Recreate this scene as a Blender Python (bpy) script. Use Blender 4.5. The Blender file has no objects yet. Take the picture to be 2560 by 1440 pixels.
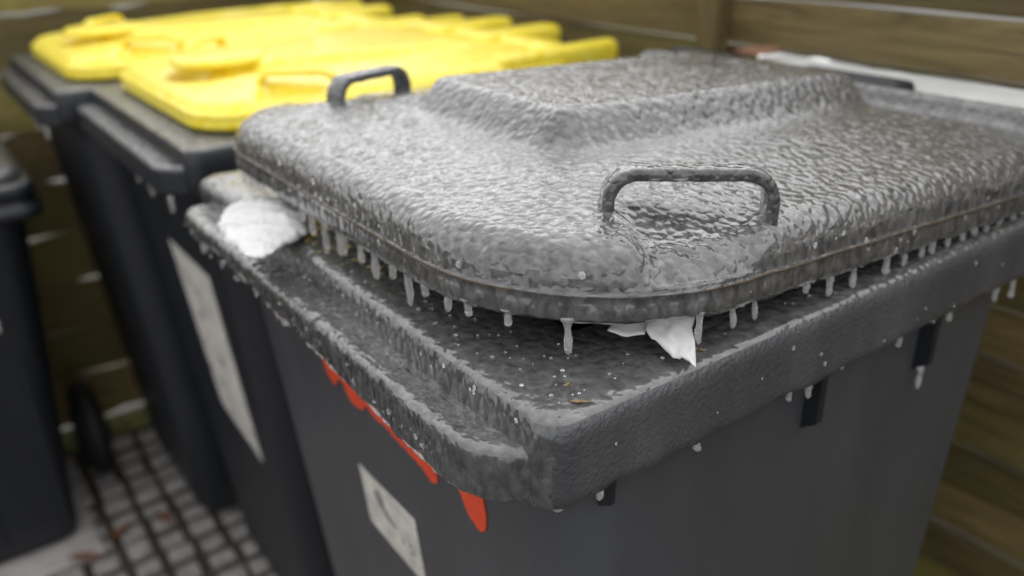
import bpy, bmesh, math, random
from mathutils import Vector, Matrix, noise
random.seed(7)
S = bpy.context.scene
C = S.collection

# ------------------------------------------------------------------ camera
cam = bpy.data.cameras.new('camera')
camo = bpy.data.objects.new('camera', cam)
C.objects.link(camo)
cx_ = Vector((0.5767, 0.8162, -0.0365)); cy_ = Vector((0.3152, -0.2634, -0.9117)); cz_ = Vector((-0.7537, 0.5143, -0.4091))
camo.matrix_world = Matrix((
    (cx_.x, -cy_.x, -cz_.x, 0.2966),
    (cx_.y, -cy_.y, -cz_.y, -0.2211),
    (cx_.z, -cy_.z, -cz_.z, 1.1254),
    (0, 0, 0, 1)))
cam.sensor_width = 36; cam.lens = 31.04
cam.clip_start = 0.02; cam.clip_end = 500
cam.dof.use_dof = True; cam.dof.focus_distance = 0.475; cam.dof.aperture_fstop = 4.2
S.camera = camo

# ------------------------------------------------------------------ light
SUN_EL, SUN_AZ = math.radians(60), math.radians(-15)      # azimuth measured from +Y towards +X
w = bpy.data.worlds.new('World'); S.world = w; w.use_nodes = True
nt = w.node_tree; nt.nodes.clear()
out = nt.nodes.new('ShaderNodeOutputWorld'); bg = nt.nodes.new('ShaderNodeBackground')
sky = nt.nodes.new('ShaderNodeTexSky'); sky.sky_type = 'NISHITA'; sky.sun_disc = False
sky.sun_elevation = SUN_EL; sky.sun_rotation = SUN_AZ
sky.dust_density = 2.0; sky.air_density = 1.0
hs = nt.nodes.new('ShaderNodeHueSaturation'); hs.inputs['Saturation'].default_value = 0.18
nt.links.new(sky.outputs[0], hs.inputs['Color']); cloud = nt.nodes.new('ShaderNodeMix'); cloud.data_type = 'RGBA'      # even cloud deck over the clear-sky model
cloud.inputs[0].default_value = .85; cloud.inputs[7].default_value = (5.0, 5.05, 5.15, 1)
nt.links.new(hs.outputs[0], cloud.inputs[6]); nt.links.new(cloud.outputs[2], bg.inputs[0])
bg.inputs[1].default_value = 0.15
nt.links.new(bg.outputs[0], out.inputs[0])
sun = bpy.data.lights.new('overcast_sun', 'SUN'); sun.energy = 0.7; sun.angle = math.radians(130); sun.color = (1, .975, .94)
suno = bpy.data.objects.new('overcast_sun', sun); C.objects.link(suno)
sd = Vector((math.sin(SUN_AZ) * math.cos(SUN_EL), math.cos(SUN_AZ) * math.cos(SUN_EL), math.sin(SUN_EL)))
suno.rotation_euler = (-sd).to_track_quat('-Z', 'Y').to_euler()
S.view_settings.view_transform = 'Standard'; S.view_settings.look = 'None'
S.view_settings.gamma = 1; S.view_settings.exposure = 1.0
S.cycles.max_bounces = 10; S.cycles.transmission_bounces = 8

# ------------------------------------------------------------------ materials
def mat(name):
    m = bpy.data.materials.new(name); m.use_nodes = True
    t = m.node_tree
    return m, t, t.nodes['Principled BSDF']
def node(t, typ, **kw):
    n = t.nodes.new(typ)
    for k, v in kw.items():
        if k.startswith('_'): setattr(n, k[1:], v)
        else: n.inputs[k.replace('__', ' ')].default_value = v
    return n
def coords(t, scale=(1, 1, 1)):
    tc = node(t, 'ShaderNodeTexCoord'); mp = node(t, 'ShaderNodeMapping'); mp.inputs['Scale'].default_value = scale
    t.links.new(tc.outputs['Object'], mp.inputs[0]); return mp.outputs[0]
def noi(t, vec, scale, detail=3, rough=.5, dist=0.):
    n = node(t, 'ShaderNodeTexNoise', Scale=scale, Detail=detail, Roughness=rough, Distortion=dist)
    t.links.new(vec, n.inputs['Vector']); return n.outputs['Fac']
def vor(t, vec, scale, smooth=.6):
    n = node(t, 'ShaderNodeTexVoronoi', _feature='SMOOTH_F1', Scale=scale, Smoothness=smooth)
    t.links.new(vec, n.inputs['Vector']); return n.outputs['Distance']
def ramp(t, fac, stops):
    r = node(t, 'ShaderNodeValToRGB'); e = r.color_ramp.elements
    while len(e) < len(stops): e.new(.5)
    for k, (p, c) in enumerate(stops):
        e[k].position = p; e[k].color = (*c, 1) if len(c) == 3 else c
    t.links.new(fac, r.inputs[0]); return r.outputs[0]
def mth(t, op, a, b):
    n = node(t, 'ShaderNodeMath', _operation=op)
    for k, x in enumerate((a, b)):
        if isinstance(x, (int, float)): n.inputs[k].default_value = x
        else: t.links.new(x, n.inputs[k])
    return n.outputs[0]
def bump(t, h, dist, strength=1., prev=None):
    b = node(t, 'ShaderNodeBump', Strength=strength, Distance=dist)
    t.links.new(h, b.inputs['Height'])
    if prev: t.links.new(prev, b.inputs['Normal'])
    return b.outputs[0]
def mixc(t, fac, a, b):
    n = node(t, 'ShaderNodeMix', _data_type='RGBA')
    if isinstance(fac, (int, float)): n.inputs[0].default_value = fac
    else: t.links.new(fac, n.inputs[0])
    for k, x in ((6, a), (7, b)):
        if isinstance(x, tuple): n.inputs[k].default_value = (*x, 1)
        else: t.links.new(x, n.inputs[k])
    return n.outputs[2]

def iced(name, dark, frost, scale, amp, rough=.2, vert=False, fmin=.35, fmax=.7, coat=1.):
    """plastic under a lumpy glaze of ice"""
    m, t, p = mat(name)
    v = coords(t, (1, 1, .55) if vert else (1, 1, 1))
    n1 = noi(t, v, scale * .9, 1.4, .45, .5)
    wv = node(t, 'ShaderNodeVectorMath', _operation='ADD'); nv = node(t, 'ShaderNodeTexNoise', Scale=scale * .5, Detail=1)
    t.links.new(v, nv.inputs['Vector']); ms = node(t, 'ShaderNodeVectorMath', _operation='SCALE', Scale=.006)
    t.links.new(nv.outputs['Color'], ms.inputs[0]); t.links.new(v, wv.inputs[0]); t.links.new(ms.outputs[0], wv.inputs[1])
    v1 = vor(t, wv.outputs[0], scale * .8, .45)
    v2 = vor(t, wv.outputs[0], scale * 1.7, .7)
    big = noi(t, v, scale * .12, 2)
    h = mth(t, 'ADD', mth(t, 'MULTIPLY', n1, .35), mth(t, 'MULTIPLY', mth(t, 'POWER', v1, 1.7), -1.5))
    h = mth(t, 'ADD', h, mth(t, 'MULTIPLY', v2, -.2))
    h = mth(t, 'MULTIPLY', h, mth(t, 'ADD', mth(t, 'MULTIPLY', big, 1.1), .5))
    nb = bump(t, h, amp)
    t.links.new(nb, p.inputs['Normal'])
    f = ramp(t, noi(t, v, scale * .7, 3, .55, .4), [(fmin, (0, 0, 0)), (fmax, (1, 1, 1))])
    t.links.new(mixc(t, f, dark, frost), p.inputs['Base Color'])
    rr = node(t, 'ShaderNodeMapRange'); rr.inputs['To Min'].default_value = rough * .6; rr.inputs['To Max'].default_value = rough * 1.6
    t.links.new(noi(t, v, scale * .5, 3), rr.inputs[0]); t.links.new(rr.outputs[0], p.inputs['Roughness'])
    p.inputs['IOR'].default_value = 1.5
    p.inputs['Coat Weight'].default_value = coat; p.inputs['Coat IOR'].default_value = 1.36; p.inputs['Coat Roughness'].default_value = .06
    t.links.new(nb, p.inputs['Coat Normal'])
    return m
M = {}
M['lid'] = iced('iced_grey_lid', (.05, .05, .051), (.15, .146, .142), 205, .00095, .17)
M['lidshade'] = iced('iced_grey_lid_shaded', (.04, .04, .042), (.125, .123, .122), 205, .0009, .18, True)
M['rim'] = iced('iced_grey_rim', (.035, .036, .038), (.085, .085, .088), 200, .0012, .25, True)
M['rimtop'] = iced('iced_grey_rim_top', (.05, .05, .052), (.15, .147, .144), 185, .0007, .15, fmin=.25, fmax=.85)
M['rim2'] = iced('iced_dark_rim', (.03, .031, .035), (.14, .14, .143), 170, .002, .3)
M['handle'] = iced('iced_grey_handle', (.035, .035, .036), (.10, .098, .096), 230, .0007, .18)
M['yellow'] = iced('iced_yellow_plastic', (.83, .64, .014), (.86, .74, .10), 110, .0006, .42, coat=.5)

def plain_plastic(name, col, rough=.42, grain=900, amp=.0004, col2=None):
    m, t, p = mat(name); v = coords(t)
    b = bump(t, noi(t, v, grain, 2), amp, .5); b = bump(t, noi(t, v, 28, 3), .002, .25, b)
    t.links.new(b, p.inputs['Normal'])
    st = ramp(t, noi(t, coords(t, (1, 1, .25)), 14, 5, .65), [(.4, (0, 0, 0)), (.72, (1, 1, 1))])
    t.links.new(mixc(t, st, col, col2 or tuple(c * 1.3 for c in col)), p.inputs['Base Color'])
    p.inputs['Roughness'].default_value = rough
    return m
M['body'] = plain_plastic('grey_bin_plastic', (.044, .046, .051), .36)
M['dark'] = plain_plastic('dark_bin_plastic', (.008, .0095, .013), .45, col2=(.012, .014, .018))
M['skirt'] = plain_plastic('frosty_grey_skirt', (.048, .049, .053), .34, 330, .0022, col2=(.08, .081, .085))
M['black'] = plain_plastic('black_rubber', (.01, .01, .01), .6)

def simple(name, col, rough=.6, col2=None, scale=40, amp=.0006):
    m, t, p = mat(name); v = coords(t)
    n = noi(t, v, scale, 5, .6)
    t.links.new(mixc(t, ramp(t, n, [(.35, (0, 0, 0)), (.7, (1, 1, 1))]), col, col2 or tuple(c * .75 for c in col)), p.inputs['Base Color'])
    t.links.new(bump(t, n, amp), p.inputs['Normal']); p.inputs['Roughness'].default_value = rough
    return m
M['sticker'] = simple('dirty_white_sticker', (.60, .57, .52), .5, (.34, .33, .31), 60)
M['ink'] = simple('faded_grey_ink', (.12, .12, .12), .6, (.3, .29, .28), 160)
M['darkink'] = simple('dark_ink', (.03, .03, .03), .6)
M['red'] = simple('red_paint', (.72, .07, .016), .35, (.6, .045, .012), 90)
M['seam'] = simple('brown_dirt', (.13, .085, .045), .7, (.06, .055, .05), 130)
M['leaf'] = simple('brown_leaf', (.17, .07, .03), .5, (.08, .04, .02), 60)
M['straw'] = simple('ochre_debris', (.27, .18, .07), .4, (.16, .12, .07), 200)
M['soil'] = simple('wet_soil', (.07, .058, .045), .55, (.03, .026, .02), 30, .006)
M['brick'] = simple('pale_paver', (.36, .34, .325), .4, (.19, .178, .17), 35, .002)
M['slab'] = simple('pale_concrete', (.5, .47, .45), .5, (.3, .28, .27), 14, .003)
# thin tissue
m, t, p = mat('white_tissue'); v = coords(t)
p.inputs['Base Color'].default_value = (.6, .595, .59, 1); p.inputs['Roughness'].default_value = .8
p.inputs['Subsurface Weight'].default_value = .06; p.inputs['Subsurface Radius'].default_value = (.002, .002, .002)
t.links.new(bump(t, noi(t, v, 160, 4, .6, .8), .0006), p.inputs['Normal']); M['tissue'] = m
# ice of the icicles
m, t, p = mat('clear_ice'); v = coords(t)
p.inputs['IOR'].default_value = 1.31; p.inputs['Transmission Weight'].default_value = .8
t.links.new(mixc(t, ramp(t, noi(t, v, 420, 4, .7), [(.42, (0, 0, 0)), (.66, (1, 1, 1))]), (.9, .9, .9), (.99, .99, .99)), p.inputs['Base Color'])
p.inputs['Roughness'].default_value = .03
t.links.new(bump(t, noi(t, v, 420, 2), .0007), p.inputs['Normal']); M['ice'] = m
# ice-glazed sheet
m, t, p = mat('ice_glazed_board'); v = coords(t)
t.links.new(mixc(t, noi(t, coords(t, (6, 22, 1)), 2.2, 4), (.82, .85, .87), (.93, .95, .96)), p.inputs['Base Color'])
t.links.new(bump(t, noi(t, v, 24, 4), .004), p.inputs['Normal']); p.inputs['Roughness'].default_value = .18
p.inputs['Coat Weight'].default_value = .7; M['sheet'] = m
# mossy boards
def wood(name, axis, seed):
    m, t, p = mat(name)
    sc = [1, 1, 1]; sc[axis] = .07
    v = coords(t, tuple(sc)); v0 = coords(t)
    oi = node(t, 'ShaderNodeObjectInfo')
    grain = noi(t, v, 60, 6, .7, 1.6)
    moss = ramp(t, noi(t, v0, 9 + seed, 5, .7), [(.44, (0, 0, 0)), (.6, (1, 1, 1))])
    c = mixc(t, ramp(t, grain, [(.3, (0, 0, 0)), (.72, (1, 1, 1))]), (.055, .038, .016), (.20, .145, .058))
    c = mixc(t, mth(t, 'MULTIPLY', mth(t, 'FRACT', mth(t, 'MULTIPLY', oi.outputs['Random'], 7.3), 0.), mth(t, 'ADD', mth(t, 'MULTIPLY', moss, .6), .4)), c, (.15, .135, .032))
    hsv = node(t, 'ShaderNodeHueSaturation'); t.links.new(c, hsv.inputs['Color'])
    vr = node(t, 'ShaderNodeMapRange'); vr.inputs['To Min'].default_value = .6; vr.inputs['To Max'].default_value = 1.35
    t.links.new(oi.outputs['Random'], vr.inputs[0]); t.links.new(vr.outputs[0], hsv.inputs['Value'])
    t.links.new(hsv.outputs[0], p.inputs['Base Color'])
    t.links.new(bump(t, grain, .003), p.inputs['Normal']); p.inputs['Roughness'].default_value = .62; p.inputs['Specular IOR Level'].default_value = .3
    p.inputs['Coat Weight'].default_value = .06; p.inputs['Coat Roughness'].default_value = .3
    return m
M['woodx'] = wood('mossy_wood', 0, 0); M['woody'] = wood('mossy_wood_dark', 1, 2); M['woodz'] = wood('mossy_batten_wood', 2, 1)

# ------------------------------------------------------------------ helpers
def obj(name, bm, m, parent=None, smooth=True, shift=None):
    if shift is not None: bmesh.ops.translate(bm, vec=shift, verts=bm.verts)
    bmesh.ops.recalc_face_normals(bm, faces=bm.faces)
    me = bpy.data.meshes.new(name); bm.to_mesh(me); bm.free()
    if smooth:
        for f in me.polygons: f.use_smooth = True
    o = bpy.data.objects.new(name, me); C.objects.link(o)
    if m: me.materials.append(m)
    if parent: o.parent = parent
    return o
def tag(o, label=None, cat=None, group=None, kind=None):
    for k, v in (('label', label), ('category', cat), ('group', group), ('kind', kind)):
        if v: o[k] = v
    return o
def thing(name, label, cat, loc=(0, 0, 0), rz=0, group=None):
    o = bpy.data.objects.new(name, None); C.objects.link(o); o.empty_display_size = .05
    o.location = loc; o.rotation_euler = (0, 0, rz)
    return tag(o, label, cat, group)
def copy_tree(o, parent=None):
    c = o.copy(); C.objects.link(c)
    if parent: c.parent = parent
    for ch in list(o.children): copy_tree(ch, c)
    return c
def rrect(x0, x1, y0, y1, r, ncorner=10, counts=None):
    """points round a rounded rectangle, counter-clockwise, same count for the same counts"""
    nx, ny = counts
    pts = []
    r1, r2, r3, r4 = r if isinstance(r, (list, tuple)) else (r,) * 4      # near-front, near-rear, far-rear, far-front
    def line(a, b, n):
        for k in range(n): pts.append((a[0] + (b[0] - a[0]) * k / n, a[1] + (b[1] - a[1]) * k / n))
    def arc(c, a0, q):
        for k in range(ncorner):
            a = a0 + (math.pi / 2) * k / ncorner
            pts.append((c[0] + q * math.cos(a), c[1] + q * math.sin(a)))
    line((x0 + r4, y0), (x1 - r1, y0), nx); arc((x1 - r1, y0 + r1), -math.pi / 2, r1)
    line((x1, y0 + r1), (x1, y1 - r2), ny); arc((x1 - r2, y1 - r2), 0, r2)
    line((x1 - r2, y1), (x0 + r3, y1), nx); arc((x0 + r3, y1 - r3), math.pi / 2, r3)
    line((x0, y1 - r3), (x0, y0 + r4), ny); arc((x0 + r4, y0 + r4), math.pi, r4)
    return pts
def loft(bm, rings, cap0=False, cap1=False, closed=True):
    vs = [[bm.verts.new(p) for p in r] for r in rings]
    n = len(rings[0])
    for a, b in zip(vs, vs[1:]):
        for k in range(n if closed else n - 1):
            bm.faces.new((a[k], a[(k + 1) % n], b[(k + 1) % n], b[k]))
    if cap0: bm.faces.new(vs[0][::-1])
    if cap1: bm.faces.new(vs[-1])
    return vs
def box(bm, x0, x1, y0, y1, z0, z1):
    g = bmesh.ops.create_cube(bm, size=1)
    bmesh.ops.scale(bm, vec=(x1 - x0, y1 - y0, z1 - z0), verts=g['verts'])
    bmesh.ops.translate(bm, vec=((x0 + x1) / 2, (y0 + y1) / 2, (z0 + z1) / 2), verts=g['verts'])
    return g['verts']
def bbox(bm, x0, x1, y0, y1, z0, z1, bev=.003, seg=2):
    v = box(bm, x0, x1, y0, y1, z0, z1)
    e = {e for q in v for e in q.link_edges}
    bmesh.ops.bevel(bm, geom=list(e), offset=bev, segments=seg, affect='EDGES', profile=.6)
def tube(bm, path, prof, up=None):
    """sweep a closed profile [(a,b)] along path; up gives the b-direction"""
    rings = []
    for k, p in enumerate(path):
        p = Vector(p)
        d = (Vector(path[min(k + 1, len(path) - 1)]) - Vector(path[max(k - 1, 0)])).normalized()
        s = Vector(up); s = (s - d * s.dot(d)).normalized(); q = d.cross(s)
        rings.append([p + s * a + q * b for a, b in prof])
    loft(bm, rings, True, True)
def sm(a, b, x):
    t_ = min(1, max(0, (x - a) / (b - a))); return t_ * t_ * (3 - 2 * t_)
def nz(x, y, z, s, o=3):
    return noise.fractal(Vector((x, y, z)) * s, 1.0, 2.0, o, noise_basis='PERLIN_ORIGINAL')
def lumpy(bm, amp, scale, zs=.5, zmax=None):
    bm.normal_update()
    for v in bm.verts:
        if zmax is not None and v.co.z < zmax: continue
        c = v.co; d = noise.noise(Vector((c.x, c.y, c.z * zs)) * scale) + .5 * noise.noise(Vector((c.x, c.y, c.z * zs)) * scale * 2.3)
        v.co += v.normal * amp * d

H = .88       # rim height above the ground
D = .505      # rim depth, front to back

# ------------------------------------------------------------------ wheelie bins
# shapes below are in rim coordinates: x from -W (far side) to 0 (near side), y from 0 (front) back, z = 0 at the rim top
def body_front_y(z): return .021 + .083 * (-.055 - z)
def make_body(W, fine):
    bm = bmesh.new(); cn = (150, 130) if fine else (24, 20)
    nc = 14 if fine else 8
    def ring(i, z, r, dy=0):
        return [(x, y, z) for x, y in rrect(-W + i, -i, i + dy, D - i, max(r - i * .6, .006), ncorner=nc, counts=cn)]
    rings = [ring(.085, -.05, .02), ring(.085, -.004, .02), ring(.078, 0, .02), ring(.06, .0006, .02), ring(.048, .0008, .02), ring(.034, .0008, .02), ring(.024, .0008, .02), ring(.014, .0003, .02),
             ring(.0065, -.0008, .018), ring(.003, -.003, .018), ring(.0008, -.007, .018)]
    for k in range(1, 10 if fine else 3):
        rings.append(ring(0, -.007 - .043 * k / (10 if fine else 3), .018))
    rings += [ring(.0006, -.051, .018), ring(.004, -.054, .018), ring(.012, -.052, .018), ring(.02, -.046, .018)]
    tx, ty = .032, .083
    for z in ([-.055, -.09, -.13, -.2, -.3, -.45, -.65, -.84, -.856]):
        d = -.055 - z; e = 0 if z > -.85 else .012
        i = .021 + tx * d + e
        rings.append([(x, y, z) for x, y in rrect(-W + i, -i, .021 + ty * d + e, D - .010 - .09 * d - e, (.045, .02, .02, .045), ncorner=nc, counts=cn)])
    loft(bm, rings, True, True)
    if fine:
        for v in bm.verts:                      # uneven, dripping lower edge of the glaze on the skirt
            if -.0545 < v.co.z < -.049 and (v.co.x > -.0125 or v.co.y < .0125):
                v.co.z += .0035 * nz(v.co.x, v.co.y, 0, 30, 3) + .012 * min(v.co.y, .45) - .001
        bm.normal_update()
        for v in bm.verts:
            if v.co.z < -.0545: continue
            c = v.co; am = .0011 if c.y < .03 and c.x < -.004 else .0003 if c.z > -.002 else .00022
            v.co += v.normal * am * (noise.noise(Vector((c.x, c.y, c.z * .6)) * 95) + .5 * noise.noise(Vector((c.x, c.y, c.z * .6)) * 220))
    return bm
def make_comb(W, fine):
    bm = bmesh.new(); cn = (160, 12) if fine else (30, 4)
    def ring(i, z):
        return [(x, y, z) for x, y in rrect(-W + .024 + i, -.012 - i, -.026 + i, .06 - i, [max(q - i, .003) for q in (.05, .02, .02, .022)], ncorner=12, counts=cn)]
    zs = [(.02, -.0222), (.012, -.0215), (.006, -.0208), (.0025, -.0222), (.0006, -.0245), (0, -.028)] + [(0, -.028 - .004 * k) for k in range(1, 7)] + [(.0006, -.0535), (.004, -.056), (.012, -.053)]
    loft(bm, [ring(i, z) for i, z in zs], True, True)
    if fine:
        for v in bm.verts:
            if v.co.z < -.03: v.co.z += (.005 * nz(v.co.x, 1, 0, 30, 2) + .02 * min(max((-.09 - v.co.x) / .36, 0), 1)) * min((-.03 - v.co.z) / .024, 1)
        lumpy(bm, .0013, 100, .6)
    return bm

def make_lid(W, kind, tilt, org, fine):
    """rounded lid as a relief: rings inset from the outline, then the skirt. Returns bmesh and its transform"""
    x0, x1 = (-.536, -.007) if kind == 'grey' else (-W + .026, -.026)
    L = .566 if kind == 'grey' else .56
    xc = (x0 + x1) / 2; hw = (x1 - x0) / 2
    RR = (.135, .06, .06, .088) if kind == 'grey' else (.08, .06, .06, .08)
    R = RR[0]
    hands = HANDLES[kind](x0, x1)
    def edge_d(x, y):
        R = (RR[0] if y < L / 2 else RR[1]) if x > xc else (RR[3] if y < L / 2 else RR[2])
        ax = abs(x - xc) - (hw - R); ay = abs(y - L / 2) - (L / 2 - R)
        return R - (math.hypot(max(ax, 0), max(ay, 0)) + min(max(ax, ay), 0))
    def h(x, y):
        d = edge_d(x, y)
        z = .043 + .015 * sm(0, .13, d) if kind == 'grey' else .031 + .009 * sm(0, .12, d)
        if kind == 'grey':
            q = .112
            a = max(abs(x - xc) - (q - .035), 0); b = max(abs(y - .307) - (.19 - .035), 0)
            s = q * 0 + .035 - math.hypot(a, b)
            z += .027 * sm(-.0, .03, s) - .004 * sm(.0, .06, s)
            z += .017 * sm(.524, .531, y) * (1 - sm(.548, .556, y)) * sm(.0, .006, d)
        else:
            cy = .112; r = .062
            dd = math.hypot(x - xc, y - cy) if y < cy else abs(x - xc)
            rr_ = r + (0 if y < cy else .3 * (y - cy) if y < .3 else .0564)
            s = rr_ - dd
            z += .011 * sm(-.004, .012, s) * (1 - sm(.38, .46, y)) * sm(cy - .03, cy + .04, y)
            if y < cy + .05:
                z -= .024 * sm(-.03, -.008, s) * (1 - sm(.02, .04, s)) * (1 - sm(cy - .01, cy + .045, y))
            z += .008 * sm(.49, .51, y) * sm(.0, .02, d)
        for (hx, hy, ang, sgn) in hands:
            bx, by = sgn * math.sin(ang), math.cos(ang)
            ox, oy = sgn * math.cos(ang), -math.sin(ang)
            t_ = (x - hx) * bx + (y - hy) * by; o_ = (x - hx) * ox + (y - hy) * oy
            half = .040 - .16 * max(o_, 0)
            m_ = (1 - sm(half - .008, half + .007, abs(t_))) * sm(-.010, .014, o_)
            fl = .043 - .26 * max(o_, 0) if kind == 'grey' else .022
            z = z + m_ * (min(z, fl) - z)
        rr = .022
        if d < rr:
            top = z; z = min(top, max(top - rr + math.sqrt(max(rr * rr - (rr - d) ** 2, 0)), .020))
        return z
    bm = bmesh.new(); cn = (170, 180) if fine else (100, 110); nc = 26 if fine else 14
    st = .0027 if fine else .0045
    ins = [0, .0004, .0012, .0025, .0042, .0065, .009, .0115, .014]
    lim = hw - .004
    while ins[-1] + st < lim: ins.append(ins[-1] + st)
    rings = []
    for i in ins[::-1]:
        rings.append([(x, y, h(x, y)) for x, y in rrect(x0 + i, x1 - i, i, L - i, [max(q - i, .0015) for q in RR], ncorner=nc, counts=cn)])
    def sk(i, z): return [(x, y, z) for x, y in rrect(x0 + i, x1 - i, i, L - i, RR, ncorner=nc, counts=cn)]
    for i, z in ((-.0004, .0185), (-.0006, .017), (-.0012, .0165), (-.0012, .0155), (-.0004, .0145), (-.0008, .011), (-.0012, .007), (-.0012, .003), (.0004, 0), (.005, -.0006), (.012, .002), (.03, .006), (.087, .004), (.089, -.034), (.093, -.034), (.096, .004)):  # innermost rings: unseen flange added to block light through the gap under the lid
        rings.append(sk(i, z))
    loft(bm, rings, True, True)
    bm.normal_update()
    if fine:
        for v in bm.verts:
            c = v.co
            dsp = .0004 * (noise.noise(Vector((c.x, c.y, c.z)) * 105) + .7 * noise.noise(Vector((c.x, c.y, c.z)) * 215))
            if c.z > .0205: v.co += v.normal * dsp
            else: v.co += v.normal * dsp * .8
            if c.z < .002 and (c.y < .02 or c.x > x1 - .02): v.co.z += .003 * nz(c.x, c.y, 0, 40, 2)
    T = Matrix.Translation(org) @ Matrix.Rotation(-tilt, 4, 'X')
    return bm, T, h, (x0, x1, L, RR)
HANDLES = {
    'grey': lambda x0, x1: [(-.052, .133, math.radians(34), 1), (-.463, .133, math.radians(24), -1)],
    'yellow': lambda x0, x1: [(x1 - .05, .135, math.radians(42), 1), (x0 + .05, .135, math.radians(42), -1)],
}
def make_handle(hx, hy, ang, sgn, zbar, fine):
    b = Vector((sgn * math.sin(ang), math.cos(ang), 0)); o = Vector((sgn * math.cos(ang), -math.sin(ang), 0)); base = Vector((hx, hy, 0))
    path = []
    hl = .0485; r = .017
    for k in range(4): path.append(base - b * hl + Vector((0, 0, .03 + (zbar - r - .03) * k / 4)))
    for k in range(9):
        a = math.pi - math.pi / 2 * k / 8; path.append(base + b * (-hl + r + r * math.cos(a)) + Vector((0, 0, zbar - r + r * math.sin(a))))
    for k in range(1, 20): path.append(base + b * (-(hl - r) + 2 * (hl - r) * k / 20) + Vector((0, 0, zbar)))
    for k in range(9):
        a = math.pi / 2 - math.pi / 2 * k / 8; path.append(base + b * (hl - r + r * math.cos(a)) + Vector((0, 0, zbar - r + r * math.sin(a))))
    for k in range(1, 5): path.append(base + b * hl + Vector((0, 0, zbar - r - (zbar - r - .03) * k / 4)))
    prof = []
    for k in range(20):
        a = 2 * math.pi * k / 20; ca, sa = math.cos(a), math.sin(a)
        prof.append((.009 * math.copysign(abs(ca) ** .4, ca), .0041 * math.copysign(abs(sa) ** .4, sa)))
    bm = bmesh.new(); tube(bm, path, prof, up=o)
    if fine: lumpy(bm, .0005, 240, 1)
    return bm
def icicle_bm(length, r, lean=0, tip=.8, neck=1.3):
    bm = bmesh.new(); rings = []; n = 12; seed = random.random() * 50; k_ = 14
    for k in range(k_ + 1):
        t_ = k / k_
        rad = r * (neck - (neck - .82) * sm(0, .3, t_)) * (1 + (tip - .62) * t_) * (.82 + .2 * noise.noise(Vector((seed, t_ * 4, 0))) + .08 * math.sin(t_ * 8 + seed))
        if t_ > .82: rad *= math.sqrt(max(1 - ((t_ - .82) / .185) ** 2, .02))
        cx = r * .25 * noise.noise(Vector((seed, t_ * 2.2, 9))) + lean * t_; cy = r * .25 * noise.noise(Vector((seed, t_ * 2.2, 29)))
        rings.append([(cx + rad * math.cos(2 * math.pi * j / n), cy + rad * math.sin(2 * math.pi * j / n), -length * t_) for j in range(n)])
    loft(bm, rings, True, True)
    return bm
def put_icicle(parent, p, length, r, **kw):
    bm = icicle_bm(length + .003, r, **kw)
    o = obj('icicle', bm, M['ice'], parent); o.location = Vector(p) + Vector((0, 0, .003))
    return o
def flat_patch(pts, W, lift, thick=.0006):
    """polygon (x, z) laid on the tapering front wall"""
    bm = bmesh.new()
    f = [bm.verts.new((x, body_front_y(z) - lift, z)) for x, z in pts]
    b = [bm.verts.new((x, body_front_y(z) - lift + thick, z)) for x, z in pts]
    bm.faces.new(f); n = len(pts)
    for k in range(n): bm.faces.new((f[k], b[k], b[(k + 1) % n], f[(k + 1) % n]))
    return bm

def wheels(root, W, sh, xs=None, yc=D + .03):
    for s in xs or (-W + .06, -.06):
        bm = bmesh.new()
        g = bmesh.ops.create_cone(bm, cap_ends=True, segments=40, radius1=.1, radius2=.1, depth=.045)
        bmesh.ops.bevel(bm, geom=[e for e in bm.edges if len(e.link_faces) == 2 and any(len(f.verts) > 4 for f in e.link_faces)], offset=.01, segments=3, affect='EDGES')
        bmesh.ops.rotate(bm, matrix=Matrix.Rotation(math.pi / 2, 3, 'Y'), verts=bm.verts)
        bmesh.ops.translate(bm, vec=(s, yc, -.78), verts=bm.verts)
        wh = obj('wheel', bm, M['black'], root, shift=sh)
        bm = bmesh.new()
        bmesh.ops.create_cone(bm, cap_ends=True, segments=24, radius1=.055, radius2=.045, depth=.06)
        bmesh.ops.rotate(bm, matrix=Matrix.Rotation(math.pi / 2, 3, 'Y'), verts=bm.verts)
        bmesh.ops.translate(bm, vec=(s, yc, -.78), verts=bm.verts)
        obj('hub', bm, M['dark'], wh, shift=sh)

# ---- the grey bin in front
W = .58
SH = Vector((W / 2, -D / 2, H))
root = thing('wheelie_bin', 'grey wheelie bin glazed with ice, lid ajar, icicles round its rim', 'bin', (-W / 2, D / 2, 0), group='wheelie bins')
GREY = root
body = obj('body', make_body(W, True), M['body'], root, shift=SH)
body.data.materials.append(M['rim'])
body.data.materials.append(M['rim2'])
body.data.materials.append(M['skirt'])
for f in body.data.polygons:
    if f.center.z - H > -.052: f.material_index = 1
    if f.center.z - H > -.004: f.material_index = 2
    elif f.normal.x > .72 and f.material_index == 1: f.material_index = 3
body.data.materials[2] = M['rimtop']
comb = obj('lifting_comb', make_comb(W, True), M['rim'], root, shift=SH)
comb.data.materials.append(M['rimtop'])
for f in comb.data.polygons:
    if f.center.z - H > -.0236: f.material_index = 1
for yy in (.052, .236, .37):
    bm = bmesh.new()
    vs = [(-.024, 0), (-.009, 0), (-.0105, -.048), (-.0245, -.058)]
    th = .0065
    a = [bm.verts.new((x, yy, -.048 + z)) for x, z in vs]; b = [bm.verts.new((x, yy + th, -.048 + z)) for x, z in vs]
    bm.faces.new(a); bm.faces.new(b[::-1])
    for k in range(4): bm.faces.new((a[k], b[k], b[(k + 1) % 4], a[(k + 1) % 4]))
    if yy < .1: bmesh.ops.scale(bm, vec=(.72, .6, .6), verts=bm.verts, space=Matrix.Translation((.02, -.052, .05)))
    obj('rib', bm, M['dark'], root, smooth=False, shift=SH)
wheels(root, W, SH)
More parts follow.
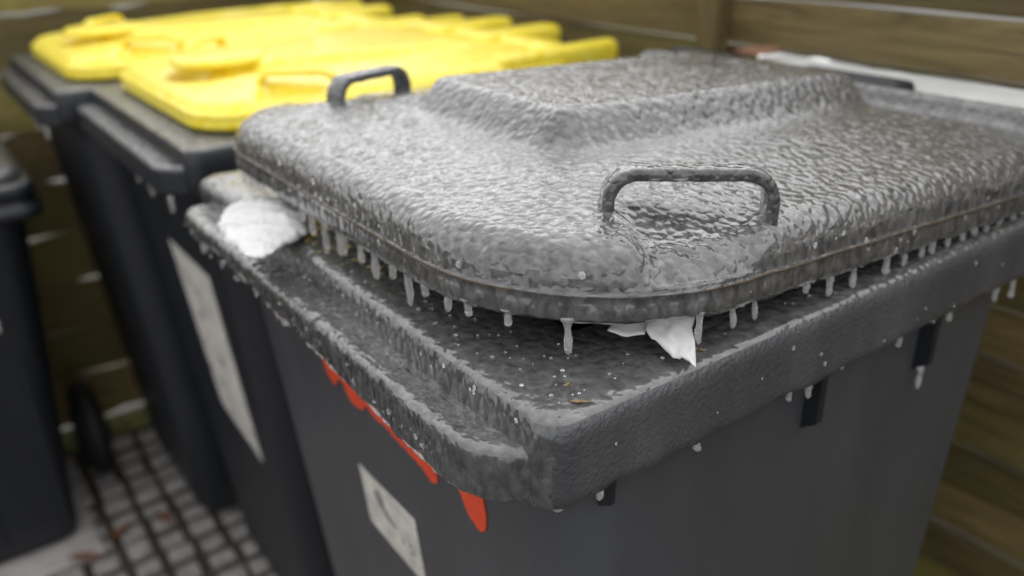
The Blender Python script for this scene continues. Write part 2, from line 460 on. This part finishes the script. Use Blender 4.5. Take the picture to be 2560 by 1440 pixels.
for xa, xb in ((-.545, -.43), (-.345, -.205)):
    bm = bmesh.new()
    path = [(xa - .004, .50, .0), (xa, .56, .03), (xa + .006, .615, .043)] + [(xa + .012 + (xb - xa - .024) * k / 10, .625, .044) for k in range(11)] + [(xb - .006, .615, .043), (xb, .56, .03), (xb + .004, .5, .0)]
    tube(bm, path, [(.012 * math.cos(2 * math.pi * k / 14), .012 * math.sin(2 * math.pi * k / 14)) for k in range(14)], up=(.01, .02, 1))
    obj('grip_handle', bm, M['dark'], root, shift=SH)
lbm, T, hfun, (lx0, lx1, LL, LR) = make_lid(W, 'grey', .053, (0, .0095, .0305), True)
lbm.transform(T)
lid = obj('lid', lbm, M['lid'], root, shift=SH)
lid.data.materials.append(M['lidshade'])                       # darker copy of the lid ice: shading of steep faces put into the colour
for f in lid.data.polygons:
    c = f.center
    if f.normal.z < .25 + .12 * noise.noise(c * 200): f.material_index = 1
def lidp(x, y, z): return (T @ Vector((x, y, z))) + SH
for hx, hy, ang, sgn in HANDLES['grey'](lx0, lx1):
    bm = make_handle(hx, hy, ang, sgn, .0695 if sgn > 0 else .072, True); bm.transform(T)
    hd = obj('handle', bm, M['handle'], lid, shift=SH)
    if sgn > 0:
        b = Vector((math.sin(ang), math.cos(ang), 0))
        for q, l in ((-.022, .0045), (-.008, .003), (.002, .0015), (.022, .0022)):
            put = Vector((hx, hy, .065)) + b * q + Vector((math.cos(ang), -math.sin(ang), 0)) * .006
            put_icicle(lid, lidp(*put), l, .0035 if l > .0025 else .0022, neck=1.8)
# thin dirty seam round the skirt
bm = bmesh.new(); rg = []
pts = rrect(lx0, lx1, 0, LL, LR, ncorner=26, counts=(170, 180))
for off, z in ((.0004, .0148), (-.00165, .0153), (-.00165, .0163), (.0004, .0168)):
    cxx, cyy = (lx0 + lx1) / 2, LL / 2
    ring = []
    for k, (x, y) in enumerate(pts):
        x2, y2 = pts[(k + 1) % len(pts)]; xm, ym = pts[k - 1]
        nx_, ny_ = (y2 - ym), -(x2 - xm); l_ = math.hypot(nx_, ny_)
        wob = .0006 * nz(x, y, 0, 25, 2) + .0004 * nz(x, y, 3, 120, 2)
        ring.append((x - nx_ / l_ * (off + .0008 * max(nz(x, y, 7, 30, 2), 0)), y - ny_ / l_ * (off + .0008 * max(nz(x, y, 7, 30, 2), 0)), z + wob))
    rg.append(ring)
loft(bm, rg); bm.transform(T); obj('dirt_seam', bm, M['seam'], lid, shift=SH)
# icicles under the lid
NEAR = [(.106, .0158), (.134, .0134), (.153, .0131), (.2, .0077), (.224, .0146), (.249, .015), (.285, .0149), (.306, .0145), (.327, .0106), (.34, .0114), (.36, .0099), (.379, .0101), (.395, .0102), (.411, .0103), (.43, .0105), (.45, .0082), (.465, .0079)]
FRONT = [(-.048, .03, .0204), (-.076, .013, .0084), (-.101, .006, .0087), (-.117, .004, .0107), (-.14, .003, .0086), (-.161, .003, .0216), (-.181, .003, .0103), (-.207, .003, .0187), (-.228, .003, .014), (-.256, .003, .0161), (-.263, .003, .0188), (-.288, .003, .0225), (-.311, .003, .0172), (-.33, .003, .012), (-.415, .003, .012), (-.431, .003, .0117), (-.446, .003, .013), (-.46, .004, .012)]
for k, (y, l) in enumerate(NEAR):
    put_icicle(lid, lidp(lx1 - .004, y, .0), min(l * 1.15, .03 - .052 * y), .0023 + .0009 * random.random(), tip=.62 + .1 * random.random())
for k, (x, y, l) in enumerate(FRONT):
    # follow the rounded corner
    yy = y
    if x > lx1 - LR[0]: yy = LR[0] - math.sqrt(max(LR[0] ** 2 - (x - (lx1 - LR[0])) ** 2, 0)) + .003
    if x < lx0 + LR[3]: yy = LR[3] - math.sqrt(max(LR[3] ** 2 - (x - (lx0 + LR[3])) ** 2, 0)) + .003
    put_icicle(lid, lidp(x, yy, .0), l * 1.08, .0026 + .0008 * random.random(), neck=1.9 if k < 3 else 1.3)
RIM = [(.038, .0105), (.114, .0113), (.197, .0096), (.217, .0148), (.25, .0055), (.316, .0112), (.357, .0059), (.38, .0118), (.401, .0048), (.445, .0149), (.471, .0198)]
for y, l in RIM:
    put_icicle(body, Vector((-.006, y, -.052 + .01 * y)) + SH, l * 1.05, .0024 + .0006 * random.random(), tip=.75)
put_icicle(body, Vector((-.010, .012, -.052)) + SH, .0075, .0045, neck=1.5)
put_icicle(body, Vector((-.016, .371, -.103)) + SH, .017, .0026, tip=.7)
for x, l in ((-.308, .009), (-.318, .008), (-.40, .004), (-.415, .003), (-.498, .014), (-.49, .009), (-.505, .018)):
    put_icicle(comb, Vector((x, -.022, -.056 + .02 * min(max((-.09 - x) / .36, 0), 1))) + SH, l, .0023)
# sticker and red paint on the front wall
st = obj('sticker', flat_patch([(-.333, -.219), (-.230, -.217), (-.232, -.292), (-.334, -.286)], W, .0012), M['sticker'], root, smooth=False, shift=SH)
st['label'] = 'faded white sticker with a smudged round emblem'
def blob(cx, cz, pts): return [(cx + a, cz + b) for a, b in pts]
bm = flat_patch(blob(-.295, -.243, [(-.014, .004), (-.011, .011), (-.003, .014), (.003, .010), (.004, .002), (.012, -.006), (.022, -.010), (.021, -.014), (.008, -.013), (-.003, -.006), (-.010, -.004)]), W, .0016, .0003)
obj('emblem', bm, M['ink'], st, smooth=False, shift=SH)
for (a, b, c, d_) in ((-.263, -.262, .0022, .007), (-.249, -.259, .005, .002), (-.2445, -.263, .0018, .006), (-.25, -.267, .0045, .0018)):
    obj('print_mark', flat_patch([(a - c / 2, b - d_ / 2), (a + c / 2, b - d_ / 2), (a + c / 2, b + d_ / 2), (a - c / 2, b + d_ / 2)], W, .0016, .0003), M['ink'], st, smooth=False, shift=SH)
def stroke(lo):
    lo2 = []
    for (xa, za), (xb, zb) in zip(lo, lo[1:]):
        for q in range(5): lo2.append((xa + (xb - xa) * q / 5, za + (zb - za) * q / 5))
    lo = [(x + .0012 * nz(x, z, 3, 240, 2), z + .003 + .0026 * nz(x, 0, 1, 170, 3)) for x, z in lo2 + [lo[-1]]]
    xs = [p_[0] for p_ in lo]
    return [(xs[0], -.075)] + lo + [(xs[-1], -.075)]
RED = [stroke([(-.374, -.09), (-.371, -.112), (-.366, -.128), (-.358, -.141), (-.350, -.145), (-.345, -.144), (-.340, -.137), (-.333, -.131), (-.326, -.134), (-.321, -.145), (-.314, -.147), (-.305, -.147), (-.296, -.146), (-.289, -.139), (-.284, -.134), (-.278, -.138), (-.268, -.141), (-.258, -.139), (-.247, -.1395), (-.236, -.143), (-.226, -.1425), (-.214, -.145), (-.203, -.1455), (-.192, -.149), (-.184, -.1525), (-.178, -.152), (-.174, -.146), (-.172, -.13)]),
       stroke([(-.142, -.118), (-.1405, -.133), (-.136, -.145), (-.130, -.1525), (-.1235, -.156), (-.117, -.1555), (-.112, -.151), (-.109, -.143), (-.108, -.133), (-.108, -.12)])]
for r_ in RED:
    obj('red_paint_mark', flat_patch(r_, W, .0010), M['red'], root, smooth=False, shift=SH)

# ---- the two bins with yellow lids
Wy = .512
SHy = Vector((Wy / 2, -D / 2, H))
yb = thing('wheelie_bin', 'dark wheelie bin with yellow lid and long white sticker, next to the grey bin', 'bin', (-.6786 - Wy / 2, .021 + D / 2, 0), group='wheelie bins')
b2 = obj('body', make_body(Wy, False), M['dark'], yb, shift=SHy)
b2.data.materials.append(M['rim2'])
for f in b2.data.polygons:
    if f.center.z - H > -.0035: f.material_index = 1
c2 = obj('lifting_comb', make_comb(Wy, False), M['dark'], yb, shift=SHy)
c2.data.materials.append(M['rim2'])
for f in c2.data.polygons:
    if f.center.z - H > -.0236: f.material_index = 1
wheels(yb, Wy, SHy)
lbm, Ty, hy_, (yx0, yx1, YL, YR) = make_lid(Wy, 'yellow', -.0, (0, .034, .004), False)
lbm.transform(Ty); yl = obj('lid', lbm, M['yellow'], yb, shift=SHy)
ycx = (yx0 + yx1) / 2
bm = bmesh.new(); rg = []
for rad, z in ((.030, .043), (.055, .0435), (.0635, .0445), (.0655, .047), (.065, .0515), (.0615, .0545), (.055, .0555), (.03, .0562), (.008, .0565)):
    rg.append([(ycx - .012 + rad * math.cos(2 * math.pi * k / 56), .102 + rad * math.sin(2 * math.pi * k / 56), z) for k in range(56)])
loft(bm, rg, True, True); bm.transform(Ty); obj('round_grip', bm, M['yellow'], yl, shift=SHy)
for hx, hyy, ang, sgn in HANDLES['yellow'](yx0, yx1):
    bm = make_handle(hx, hyy, ang, sgn, .05, False); bm.transform(Ty); obj('handle', bm, M['yellow'], yl, shift=SHy)
for xa, xb, ya, ybk, za, zb in ((-.062, -.028, .44, .655, -.004, .043), (-.215, -.165, .50, .655, .018, .052), (-Wy + .165, -Wy + .215, .50, .655, .018, .052), (-Wy + .028, -Wy + .062, .44, .655, -.004, .043)):
    bm = bmesh.new(); bbox(bm, xa, xb, ya, ybk, za, zb, .015, 5); obj('hinge_lug', bm, M['yellow'], yl, shift=SHy)
bm = bmesh.new(); tube(bm, [(-Wy + .03 + (Wy - .06) * k / 10, .635, .016) for k in range(11)], [(.013 * math.cos(2 * math.pi * k / 14), .013 * math.sin(2 * math.pi * k / 14)) for k in range(14)], up=(0, 0, 1))
obj('grip_handle', bm, M['dark'], yb, shift=SHy)
for x, l in ((-.165, .011), (-.105, .014), (-.07, .004), (-.175, .005), (-.29, .006), (-.2, .005), (-.02, .012), (-.115, .007)):
    put_icicle(c2, Vector((x, -.02, -.054)) + SHy, l * 1.3, .003)
sec = copy_tree(yb)
sec.location = (-1.1635 - .485 / 2, -.027 + D / 2, 0); sec.scale = (.947, 1, 1)
tag(sec, 'dark wheelie bin with yellow lid, farthest in the row, by the end fence', 'bin')
s2 = obj('sticker', flat_patch([(-.315, -.2), (-.13, -.2), (-.125, -.5), (-.285, -.475)], Wy, .0012), M['sticker'], yb, smooth=False, shift=SHy)
s2['label'] = 'long white sticker with dark curved lines'
for a in ([(-.315, -.232), (-.27, -.241), (-.22, -.262), (-.19, -.29)], [(-.288, -.40), (-.26, -.409), (-.22, -.43), (-.18, -.452), (-.13, -.462)]):
    lo = [(x, z - .0035) for x, z in a]; bm = flat_patch(a + lo[::-1], Wy, .0016, .0003); obj('print_line', bm, M['darkink'], s2, smooth=False, shift=SHy)
for a, b, s_ in ((-.24, -.3, .012), (-.25, -.42, .01), (-.2, -.36, .014), (-.27, -.36, .008), (-.23, -.46, .009)):
    obj('print_mark', flat_patch([(a - s_, b - s_ * .5), (a + s_ * .6, b - s_ * .7), (a + s_, b + s_ * .4), (a - s_ * .5, b + s_ * .7)], Wy, .0016, .0003), M['ink'], s2, smooth=False, shift=SHy)

# ---- the bin at the left edge of the picture, turned to face along the row
LB = thing('wheelie_bin', 'dark wheelie bin with a grey lid, cut off by the left picture edge', 'bin', (-1.245 - D / 2, -.074 - .26, 0), math.radians(90), group='wheelie bins')
Wl, Hl = .52, .735
SHl = Vector((Wl / 2, -D / 2, Hl))
bm = bmesh.new()
def lring(i, z, r=.03, dy=0): return [(x, y, z) for x, y in rrect(-Wl + i, -i, i + dy, D - i, max(r - i * .5, .006), ncorner=8, counts=(24, 20))]
rr_ = [lring(.05, -.03), lring(.045, 0), lring(.008, 0), lring(.002, -.003), lring(0, -.009), lring(0, -.022), lring(.006, -.027), lring(.006, -.034), lring(-.004, -.038), lring(-.004, -.055), lring(.004, -.06), lring(.02, -.056)]
for z in (-.07, -.3, -.5, -.7, -.722):
    d = -.055 - z; i = .022 + .075 * d; rr_.append([(x, y, z) for x, y in rrect(-Wl + i, -i, .022 + .11 * d, D - .01 - .03 * d, .04, ncorner=8, counts=(24, 20))])
loft(bm, rr_, True, True); lb = obj('body', bm, M['dark'], LB, shift=SHl)
lb.data.materials.append(M['rim2'])
for f in lb.data.polygons:
    zc = f.center.z - Hl
    if zc > -.003: f.material_index = 1
bm = bmesh.new()
def lr2(i, z): return [(x, y, z) for x, y in rrect(-Wl + .012 + i, -.012 - i, .014 + i, .5 - i, max(.035 - i * .5, .01), ncorner=8, counts=(24, 20))]
loft(bm, [lr2(.03, .003), lr2(.0, .004), lr2(0, .012), lr2(.006, .019), lr2(.035, .021), lr2(.045, .018), lr2(.05, .008), lr2(.06, .006), lr2(.15, .008)], True, True)
obj('lid', bm, M['rim2'], LB, shift=SHl)
wheels(LB, Wl, Vector((Wl / 2, -D / 2, H)), (-Wl - .012, .012), .335)
def lfy(z): return .022 + .11 * (-.055 - z)
for xa in (-.09, -.2, -.32, -.43):
    bm = bmesh.new(); a = [(xa - .005, lfy(-.3) - .004, -.3), (xa + .005, lfy(-.3) - .004, -.3), (xa + .005, lfy(-.69) - .004, -.69), (xa - .005, lfy(-.69) - .004, -.69)]
    fr = [bm.verts.new(q) for q in a]; bk = [bm.verts.new((q[0] * 1.0 + (.003 if q[0] > xa else -.003), q[1] + .006, q[2])) for q in a]
    bm.faces.new(fr)
    for k in range(4): bm.faces.new((fr[k], bk[k], bk[(k + 1) % 4], fr[(k + 1) % 4]))
    obj('stiffening_rib', bm, M['dark'], LB, smooth=False, shift=SHl)
bm = bmesh.new()
a = [(-.16, -.19), (-.105, -.19), (-.105, -.25), (-.16, -.25)]
f_ = [bm.verts.new((x, lfy(z) - .001, z)) for x, z in a]; g_ = [bm.verts.new((x, lfy(z) - .0004, z)) for x, z in a]; bm.faces.new(f_)
for k in range(4): bm.faces.new((f_[k], g_[k], g_[(k + 1) % 4], f_[(k + 1) % 4]))
obj('sticker', bm, M['sticker'], LB, smooth=False, shift=SHl)

# ------------------------------------------------------------------ paper caught under the lid
def sheet(name, fn, nu, nv, label, cat, thick=.0005):
    bm = bmesh.new(); g = [[bm.verts.new(fn(u / nu, v / nv)) for v in range(nv + 1)] for u in range(nu + 1)]
    for u in range(nu):
        for v in range(nv): bm.faces.new((g[u][v], g[u + 1][v], g[u + 1][v + 1], g[u][v + 1]))
    o = obj(name, bm, M['tissue']); md = o.modifiers.new('thickness', 'SOLIDIFY'); md.thickness = thick
    return tag(o, label, cat)
WAD = [(-.3935, -.0333), (-.416, -.0245), (-.4275, -.008), (-.429, .010), (-.4309, .029), (-.394, .033), (-.3581, .0261), (-.338, .0165), (-.3239, .0032), (-.313, -.016), (-.3074, -.034), (-.329, -.0395), (-.3527, -.0405), (-.374, -.038)]
bm = bmesh.new(); rg = []; cw = Vector((-.372, -.004)); nW = 140
def wpt(a):
    q = a / nW * len(WAD); k = int(q) % len(WAD); f = q - int(q)
    p0, p1, p2, p3 = (Vector(WAD[(k + d) % len(WAD)]) for d in (-1, 0, 1, 2))
    return .5 * (2 * p1 + (p2 - p0) * f + (2 * p0 - 5 * p1 + 4 * p2 - p3) * f * f + (3 * p1 - p0 - 3 * p2 + p3) * f ** 3)
for lev, (r_, zz) in enumerate([(.03, .0)] + [(q / 16, 0) for q in range(1, 16)] + [(.985, 0), (1, -.35), (.99, -.7), (.95, -1), (.5, -1)]):
    ring = []
    for a in range(nW):
        q = cw + (wpt(a) - cw) * r_
        ang = a / nW * 2 * math.pi
        under = .005
        if zz == 0:
            d = math.sqrt(max(1 - r_ ** 2.6, 0)); z_ = .009 + .005 * d
            al = (q - cw).x * .75 - (q - cw).y * .66
            wq = q + Vector((nz(q.x, q.y, 2, 30, 2), nz(q.x, q.y, 8, 30, 2))) * .005
            al = wq.x * .75 - wq.y * .66
            z_ += ((.012) * (abs(nz(al, (wq.x * .66 + wq.y * .75) * .16, 1, 60, 2)) * 1.6 - .3) + .0022 * nz(wq.x, wq.y, 4, 40, 2) + .0014 * nz(wq.x, wq.y, 5, 150, 2)) * (.45 + .55 * d)
        else:
            z_ = .009 + (under - .009) * (-zz)
        q = q + (q - cw).normalized() * .0055 * nz(math.cos(ang), math.sin(ang), 3, 4.5, 3) * sm(.5, 1, r_)
        ring.append((q.x, q.y, H + z_))
    rg.append(ring)
loft(bm, rg, True, True)
tag(obj('paper_tissue', bm, M['tissue']), 'crumpled white tissue poking out over the far front rim of the grey bin', 'tissue')
# torn scrap: polygon in 3-D, triangulated and crinkled
def scrap():
    bm = bmesh.new()
    def lp(x, y, z): return Vector((x, y, H + z))
    top = lp(-.0285, .129, .025); tipa = lp(.003, .0995, .002); tipb = lp(-.0085, .0965, .0035); notch = lp(-.006, .1, .004); lef = lp(-.031, .0885, .0125)
    edge1 = [top, lp(-.020, .1215, .018), lp(-.0175, .1165, .0125), lp(-.0105, .112, .008), lp(-.0035, .106, .0045), tipa]
    edge2 = [lp(-.041, .1085, .020), lp(-.0365, .1, .0165), lp(-.031, .0935, .0125), lp(-.022, .0945, .0085), lp(-.0135, .0955, .005), tipb]
    n = 18
    rows = []
    for k in range(n + 1):
        t_ = k / n
        def at(e):
            q = t_ * (len(e) - 1); i = min(int(q), len(e) - 2); return e[i].lerp(e[i + 1], q - i)
        a, b = at(edge1), at(edge2); row = []
        for j in range(13):
            s = j / 12; p_ = a.lerp(b, s)
            p_.z += .0016 * math.sin(s * math.pi) + .0026 * nz(p_.x * 1.6 + p_.y, p_.y * .5, p_.z, 110, 3) + .001 * abs(math.sin(s * 7 + t_ * 3))
            if k == n: p_ = p_.lerp(notch, .45 * math.sin(s * math.pi))
            if j in (0, 12): p_ += Vector((.0008, -.0006, 0)) * noise.noise(Vector((k * 1.3, j, 0)))
            row.append(bm.verts.new(p_))
        rows.append(row)
    for k in range(n):
        for j in range(12): bm.faces.new((rows[k][j], rows[k + 1][j], rows[k + 1][j + 1], rows[k][j + 1]))
    # flap running back under the lid to the left
    e1 = [lp(-.041, .1085, .020), lp(-.047, .1, .021), lp(-.053, .092, .021)]
    e2 = [lp(-.031, .0925, .0127), lp(-.036, .083, .0125), lp(-.043, .075, .016)]
    fl = []
    for k in range(10):
        t_ = k / 9 * 2; i = min(int(t_), 1); a = e1[i].lerp(e1[i + 1], t_ - i); b = e2[i].lerp(e2[i + 1], t_ - i)
        fl.append([bm.verts.new(a.lerp(b, s / 5) + Vector((0, 0, .0008 * nz(k * .3, s * .4, 3, 1, 2) - .0015 * math.sin(s / 5 * math.pi)))) for s in range(6)])
    for k in range(9):
        for s in range(5): bm.faces.new((fl[k][s], fl[k + 1][s], fl[k + 1][s + 1], fl[k][s + 1]))
    o = obj('paper_scrap', bm, M['tissue']); md = o.modifiers.new('thickness', 'SOLIDIFY'); md.thickness = .0004
    return tag(o, 'torn white paper scrap sticking out under the lid at the near corner', 'paper')
scrap()

# glaze running together along the lower edges, and drops frozen on the sides
def fringe(pts, r0, parent, seed):
    bm = bmesh.new(); rings = []
    for k, p_ in enumerate(pts):
        p_ = Vector(p_); q = max(.15, .5 + .9 * noise.noise(Vector((k * .11, seed, 0))) + .5 * noise.noise(Vector((k * .37, seed, 4))))
        d = (Vector(pts[min(k + 1, len(pts) - 1)]) - Vector(pts[max(k - 1, 0)])).normalized(); o_ = Vector((d.y, -d.x, 0)).normalized()
        rings.append([p_ + o_ * (r0 * .7 * q * math.cos(a)) + Vector((0, 0, r0 * 1.25 * q * math.sin(a) - r0 * .35 * q)) for a in [j * math.pi / 4 for j in range(8)]])
    loft(bm, rings, True, True); return obj('ice_fringe', bm, M['ice'], parent)
op = rrect(lx0 + .002, lx1 - .002, .002, LL - .002, LR, ncorner=60, counts=(240, 260))
n0 = 240; front = op[-30:] + op[:n0 + 60 + 250]
fringe([lidp(x, y, .0006) for x, y in front], .0021, lid, 1)
fringe([Vector((-.545 + .47 * k / 330, -.0245, -.0545 + .02 * min(max((-.09 - (-.545 + .47 * k / 330)) / .36, 0), 1))) + SH for k in range(331)], .0017, comb, 2)
def drops(name, places, parent):
    bm = bmesh.new()
    for p_, n_, r_ in places:
        g = bmesh.ops.create_icosphere(bm, subdivisions=2, radius=r_)
        nn = Vector(n_).normalized()
        for v in g['verts']:
            v.co -= nn * (v.co.dot(nn) * .55); v.co.z *= 1.25; v.co += Vector(p_)
    return tag(obj(name, bm, M['ice'], parent), kind='stuff')
rnd = random.Random(5); pl_ = []
for k in range(46):
    x, y = front[rnd.randrange(20, len(front) - 5)]; z_ = rnd.uniform(.003, .03)
    a, b = (1, 0) if y > .14 else (0, -1) if x < -.16 else (.7, -.7)
    q = T @ Vector((x + a * .0032, y + b * .0032, z_)); pl_.append((q + SH, (a, b, 0), rnd.choice((.0008, .001, .0012, .0016, .002))))
drops('frozen_drops', pl_, lid)
pl_ = []
for k in range(110):
    x = rnd.uniform(-.3, -.012); y = rnd.uniform(.012, .062)
    if rnd.random() < .35: x, y = rnd.uniform(-.05, -.012), rnd.uniform(.06, .45)
    pl_.append((Vector((x, y, .0012)) + SH, (0, 0, 1), rnd.choice((.0005, .0007, .0009, .0013))))
for k in range(12):
    pl_.append((Vector((.0004, rnd.uniform(.03, .46), rnd.uniform(-.047, -.008))) + SH, (1, 0, 0), rnd.choice((.0006, .0008, .0013))))
for k in range(40):
    pl_.append((Vector((rnd.uniform(-.5, -.02), -.0003, rnd.uniform(-.019, -.004))) + SH, (0, -1, 0), rnd.choice((.0006, .001, .0014))))
drops('frozen_drops', pl_, body)
pl_ = [(Vector((rnd.uniform(-.53, -.06), -.0262, rnd.uniform(-.044, -.029))) + SH, (0, -1, 0), rnd.choice((.0006, .0009, .0012, .0016))) for k in range(60)]
drops('frozen_drops', pl_, comb)

# bits of straw frozen on the rim
for k, (x, y, l, a) in enumerate([(-.012, .03, .012, .9), (-.03, .035, .005, 1.5), (-.012, .3, .005, 1.5), (-.011, .43, .007, 1.6), (-.47, .024, .008, .2), (-.455, .026, .006, 1.1), (-.012, .12, .005, 1.0)]):
    bm = bmesh.new(); bmesh.ops.create_icosphere(bm, subdivisions=2, radius=1)
    bmesh.ops.scale(bm, vec=(l / 2, .0009, .0004), verts=bm.verts)
    for v in bm.verts: v.co += Vector((0, .0008 * nz(v.co.x, 0, k, 300, 2), .0004 * nz(v.co.x, v.co.y, k, 500, 2)))
    o = obj('frozen_straw', bm, M['straw'], body); o.location = Vector((x, y, .0014)) + SH; o.rotation_euler = (0, 0, a)

# ------------------------------------------------------------------ fences
YF = .72
rf = thing('wooden_fence', 'mossy horizontal board fence with a batten, running behind the row of bins', 'fence', (-.3, YF, 0), group='mossy wooden fences')
z = .048 - .061 * 15
FENCE_TOP = 1.13
k = 0
def board(x0, x1, z0, z1, y0, th, seed):
    bm = bmesh.new(); n = 60; rings = []
    for j in range(n + 1):
        x = x0 + (x1 - x0) * j / n
        a = z0 + .0022 * nz(x, seed, 0, 3.0, 3); b = z1 + .0022 * nz(x, seed, 5, 3.0, 3); yo = y0 + .0015 * nz(x, seed, 9, 2.5, 2)
        rings.append([(x, yo, a), (x, yo, b - .0015), (x, yo + .0015, b), (x, yo + th, b), (x, yo + th, a)])
    loft(bm, rings, True, True)
    return bm
while z + H < FENCE_TOP:
    bm = board(-1.9, 1.6, z + H + .0022, z + .061 + H - .0016, YF - (.006 if k % 2 else 0), .014, k * 3.1)
    bmesh.ops.translate(bm, vec=(.3, -YF, 0), verts=bm.verts)
    obj('board', bm, M['woodx'], rf, smooth=False); z += .061; k += 1
for xb in (-.572, .75, -1.72):
    bm = bmesh.new(); bbox(bm, xb, xb + .038, YF - .03, YF - .0065, .02, FENCE_TOP + .02, .003); bmesh.ops.translate(bm, vec=(.3, -YF, 0), verts=bm.verts)
    obj('batten', bm, M['woodz'], rf, smooth=False)
XE = -1.76
ef = thing('wooden_fence', 'gappy mossy slat fence closing the far end of the bin row', 'fence', (XE, 0, 0), group='mossy wooden fences')
z = .06 - .1145 * 8; k = 0
while z + H < FENCE_TOP - .05:
    bm = bmesh.new(); n = 60; rings = []
    for j in range(n + 1):
        y = -2.2 + 2.85 * j / n
        a = z + H + .010 * nz(y, k * 3.3, 0, 11, 3) + .001; b = z + .1145 + H - .0035 + .011 * nz(y, k * 3.3, 5, 11, 3)
        rings.append([(0, y, a), (0, y, b), (-.004, y, b + .002), (-.016, y, b + .002), (-.016, y, a)])
    loft(bm, rings, True, True); obj('slat', bm, M['woody'], ef, smooth=False); z += .1145; k += 1
for yb_ in (-1.9, -.55, .6):
    bm = bmesh.new(); bbox(bm, -.05, -.018, yb_, yb_ + .05, .0, FENCE_TOP, .003); obj('post', bm, M['woodz'], ef, smooth=False)

# ice-glazed board on the ledge behind the grey bin
bm = bmesh.new(); n = 50; rings = []
for j in range(n + 1):
    x = -.46 + 1.2 * j / n
    y0 = .598 + .006 * nz(x, 0, 0, 6, 3); y1 = YF - .006; zz = H + .046 + .004 * nz(x, 2, 0, 5, 2) 
    if x < -.38: y0 += (-.38 - x) * 1.1
    rings.append([(x, y0, zz - .012), (x, y0, zz - .002), (x, y0 + .002, zz)] + [(x, y0 + (y1 - y0) * q / 8, zz + .0022 * nz(x, y0 + (y1 - y0) * q / 8, 3, 16, 3)) for q in range(1, 9)] + [(x, y1, zz - .012)])
loft(bm, rings, True, True)
pb = obj('board', bm, M['sheet']); tag(pb, 'pale grey board glazed with smooth ice, wedged between the grey bin and the fence', 'board')

# ------------------------------------------------------------------ ground
def struct(name, bm, m, **kw): return tag(obj(name, bm, m, smooth=False, **kw), kind='structure')
bm = bmesh.new(); bmesh.ops.create_grid(bm, x_segments=2, y_segments=2, size=60); bmesh.ops.translate(bm, vec=(0, 0, -.012), verts=bm.verts); struct('ground', bm, M['soil'])
bm = bmesh.new(); n_ = 0
for i in range(-3, 38):
    for j in range(-12, 13):
        x = -.0 - .059 * i + random.uniform(-.002, .002); y = -.004 + .0605 * j + random.uniform(-.002, .002)
        if x < -1.70 or y < -.1205 - .02 and x < -1.29: continue
        if y < -.7: continue
        a = .0175 + random.uniform(-.0025, .002); b = .0225 + random.uniform(-.003, .002); hgt = random.uniform(-.006, .004)
        bbox(bm, x - a, x + a, y - b, y + b, -.03, hgt, .005, 2)
struct('pavement', bm, M['brick'])
bm = bmesh.new()
bbox(bm, -1.72, -1.275, -.9, -.118, -.03, .003, .006, 2)
struct('concrete_slab', bm, M['slab'])
bm = bmesh.new(); bbox(bm, XE + .004, -1.705, -1.5, .6, -.03, .02, .008, 2); struct('mossy_kerb', bm, simple('moss', (.2, .21, .07), .8, (.1, .1, .03), 60, .004))
# fallen leaves
def leaf(loc, size, rot, label, name='fallen_leaf', m=None):
    bm = bmesh.new(); n = 12; rings = []
    for j in range(n + 1):
        t_ = j / n; wd = .42 * math.sin(math.pi * min(max(t_, .02), .98)) ** .8 * (1 - .3 * t_)
        rings.append([((t_ - .5) * size, q * wd * size * .5, size * (.10 * abs(q) + .12 * (t_ - .5) ** 2 + .03 * nz(t_, q, size * 99, 3, 2))) for q in (-1, -.6, -.2, .2, .6, 1)])
    loft(bm, rings, closed=False)
    o = obj(name, bm, m or M['leaf']); o.location = loc; o.rotation_euler = rot
    md = o.modifiers.new('thickness', 'SOLIDIFY'); md.thickness = .0006
    return tag(o, label, 'leaf', 'fallen brown leaves')
leaf((-1.262, -.155, .008), .06, (.1, .1, 1.2), 'brown leaf on the pale slab at the bottom left')
leaf((-1.29, .0, .006), .05, (0, .2, .3), 'brown leaf on the paving bricks between the bins')
leaf((-1.30, -.085, .006), .055, (.1, 0, 2.2), 'reddish leaf on the bricks beside the left bin foot')
M['rust'] = simple('rusty_leaf', (.2, .08, .028), .5, (.1, .045, .018), 60)
leaf((-.432, .655, H + .053), .06, (.35, -.1, .5), 'rust brown leaf frozen at the end of the iced board', m=M['rust'])
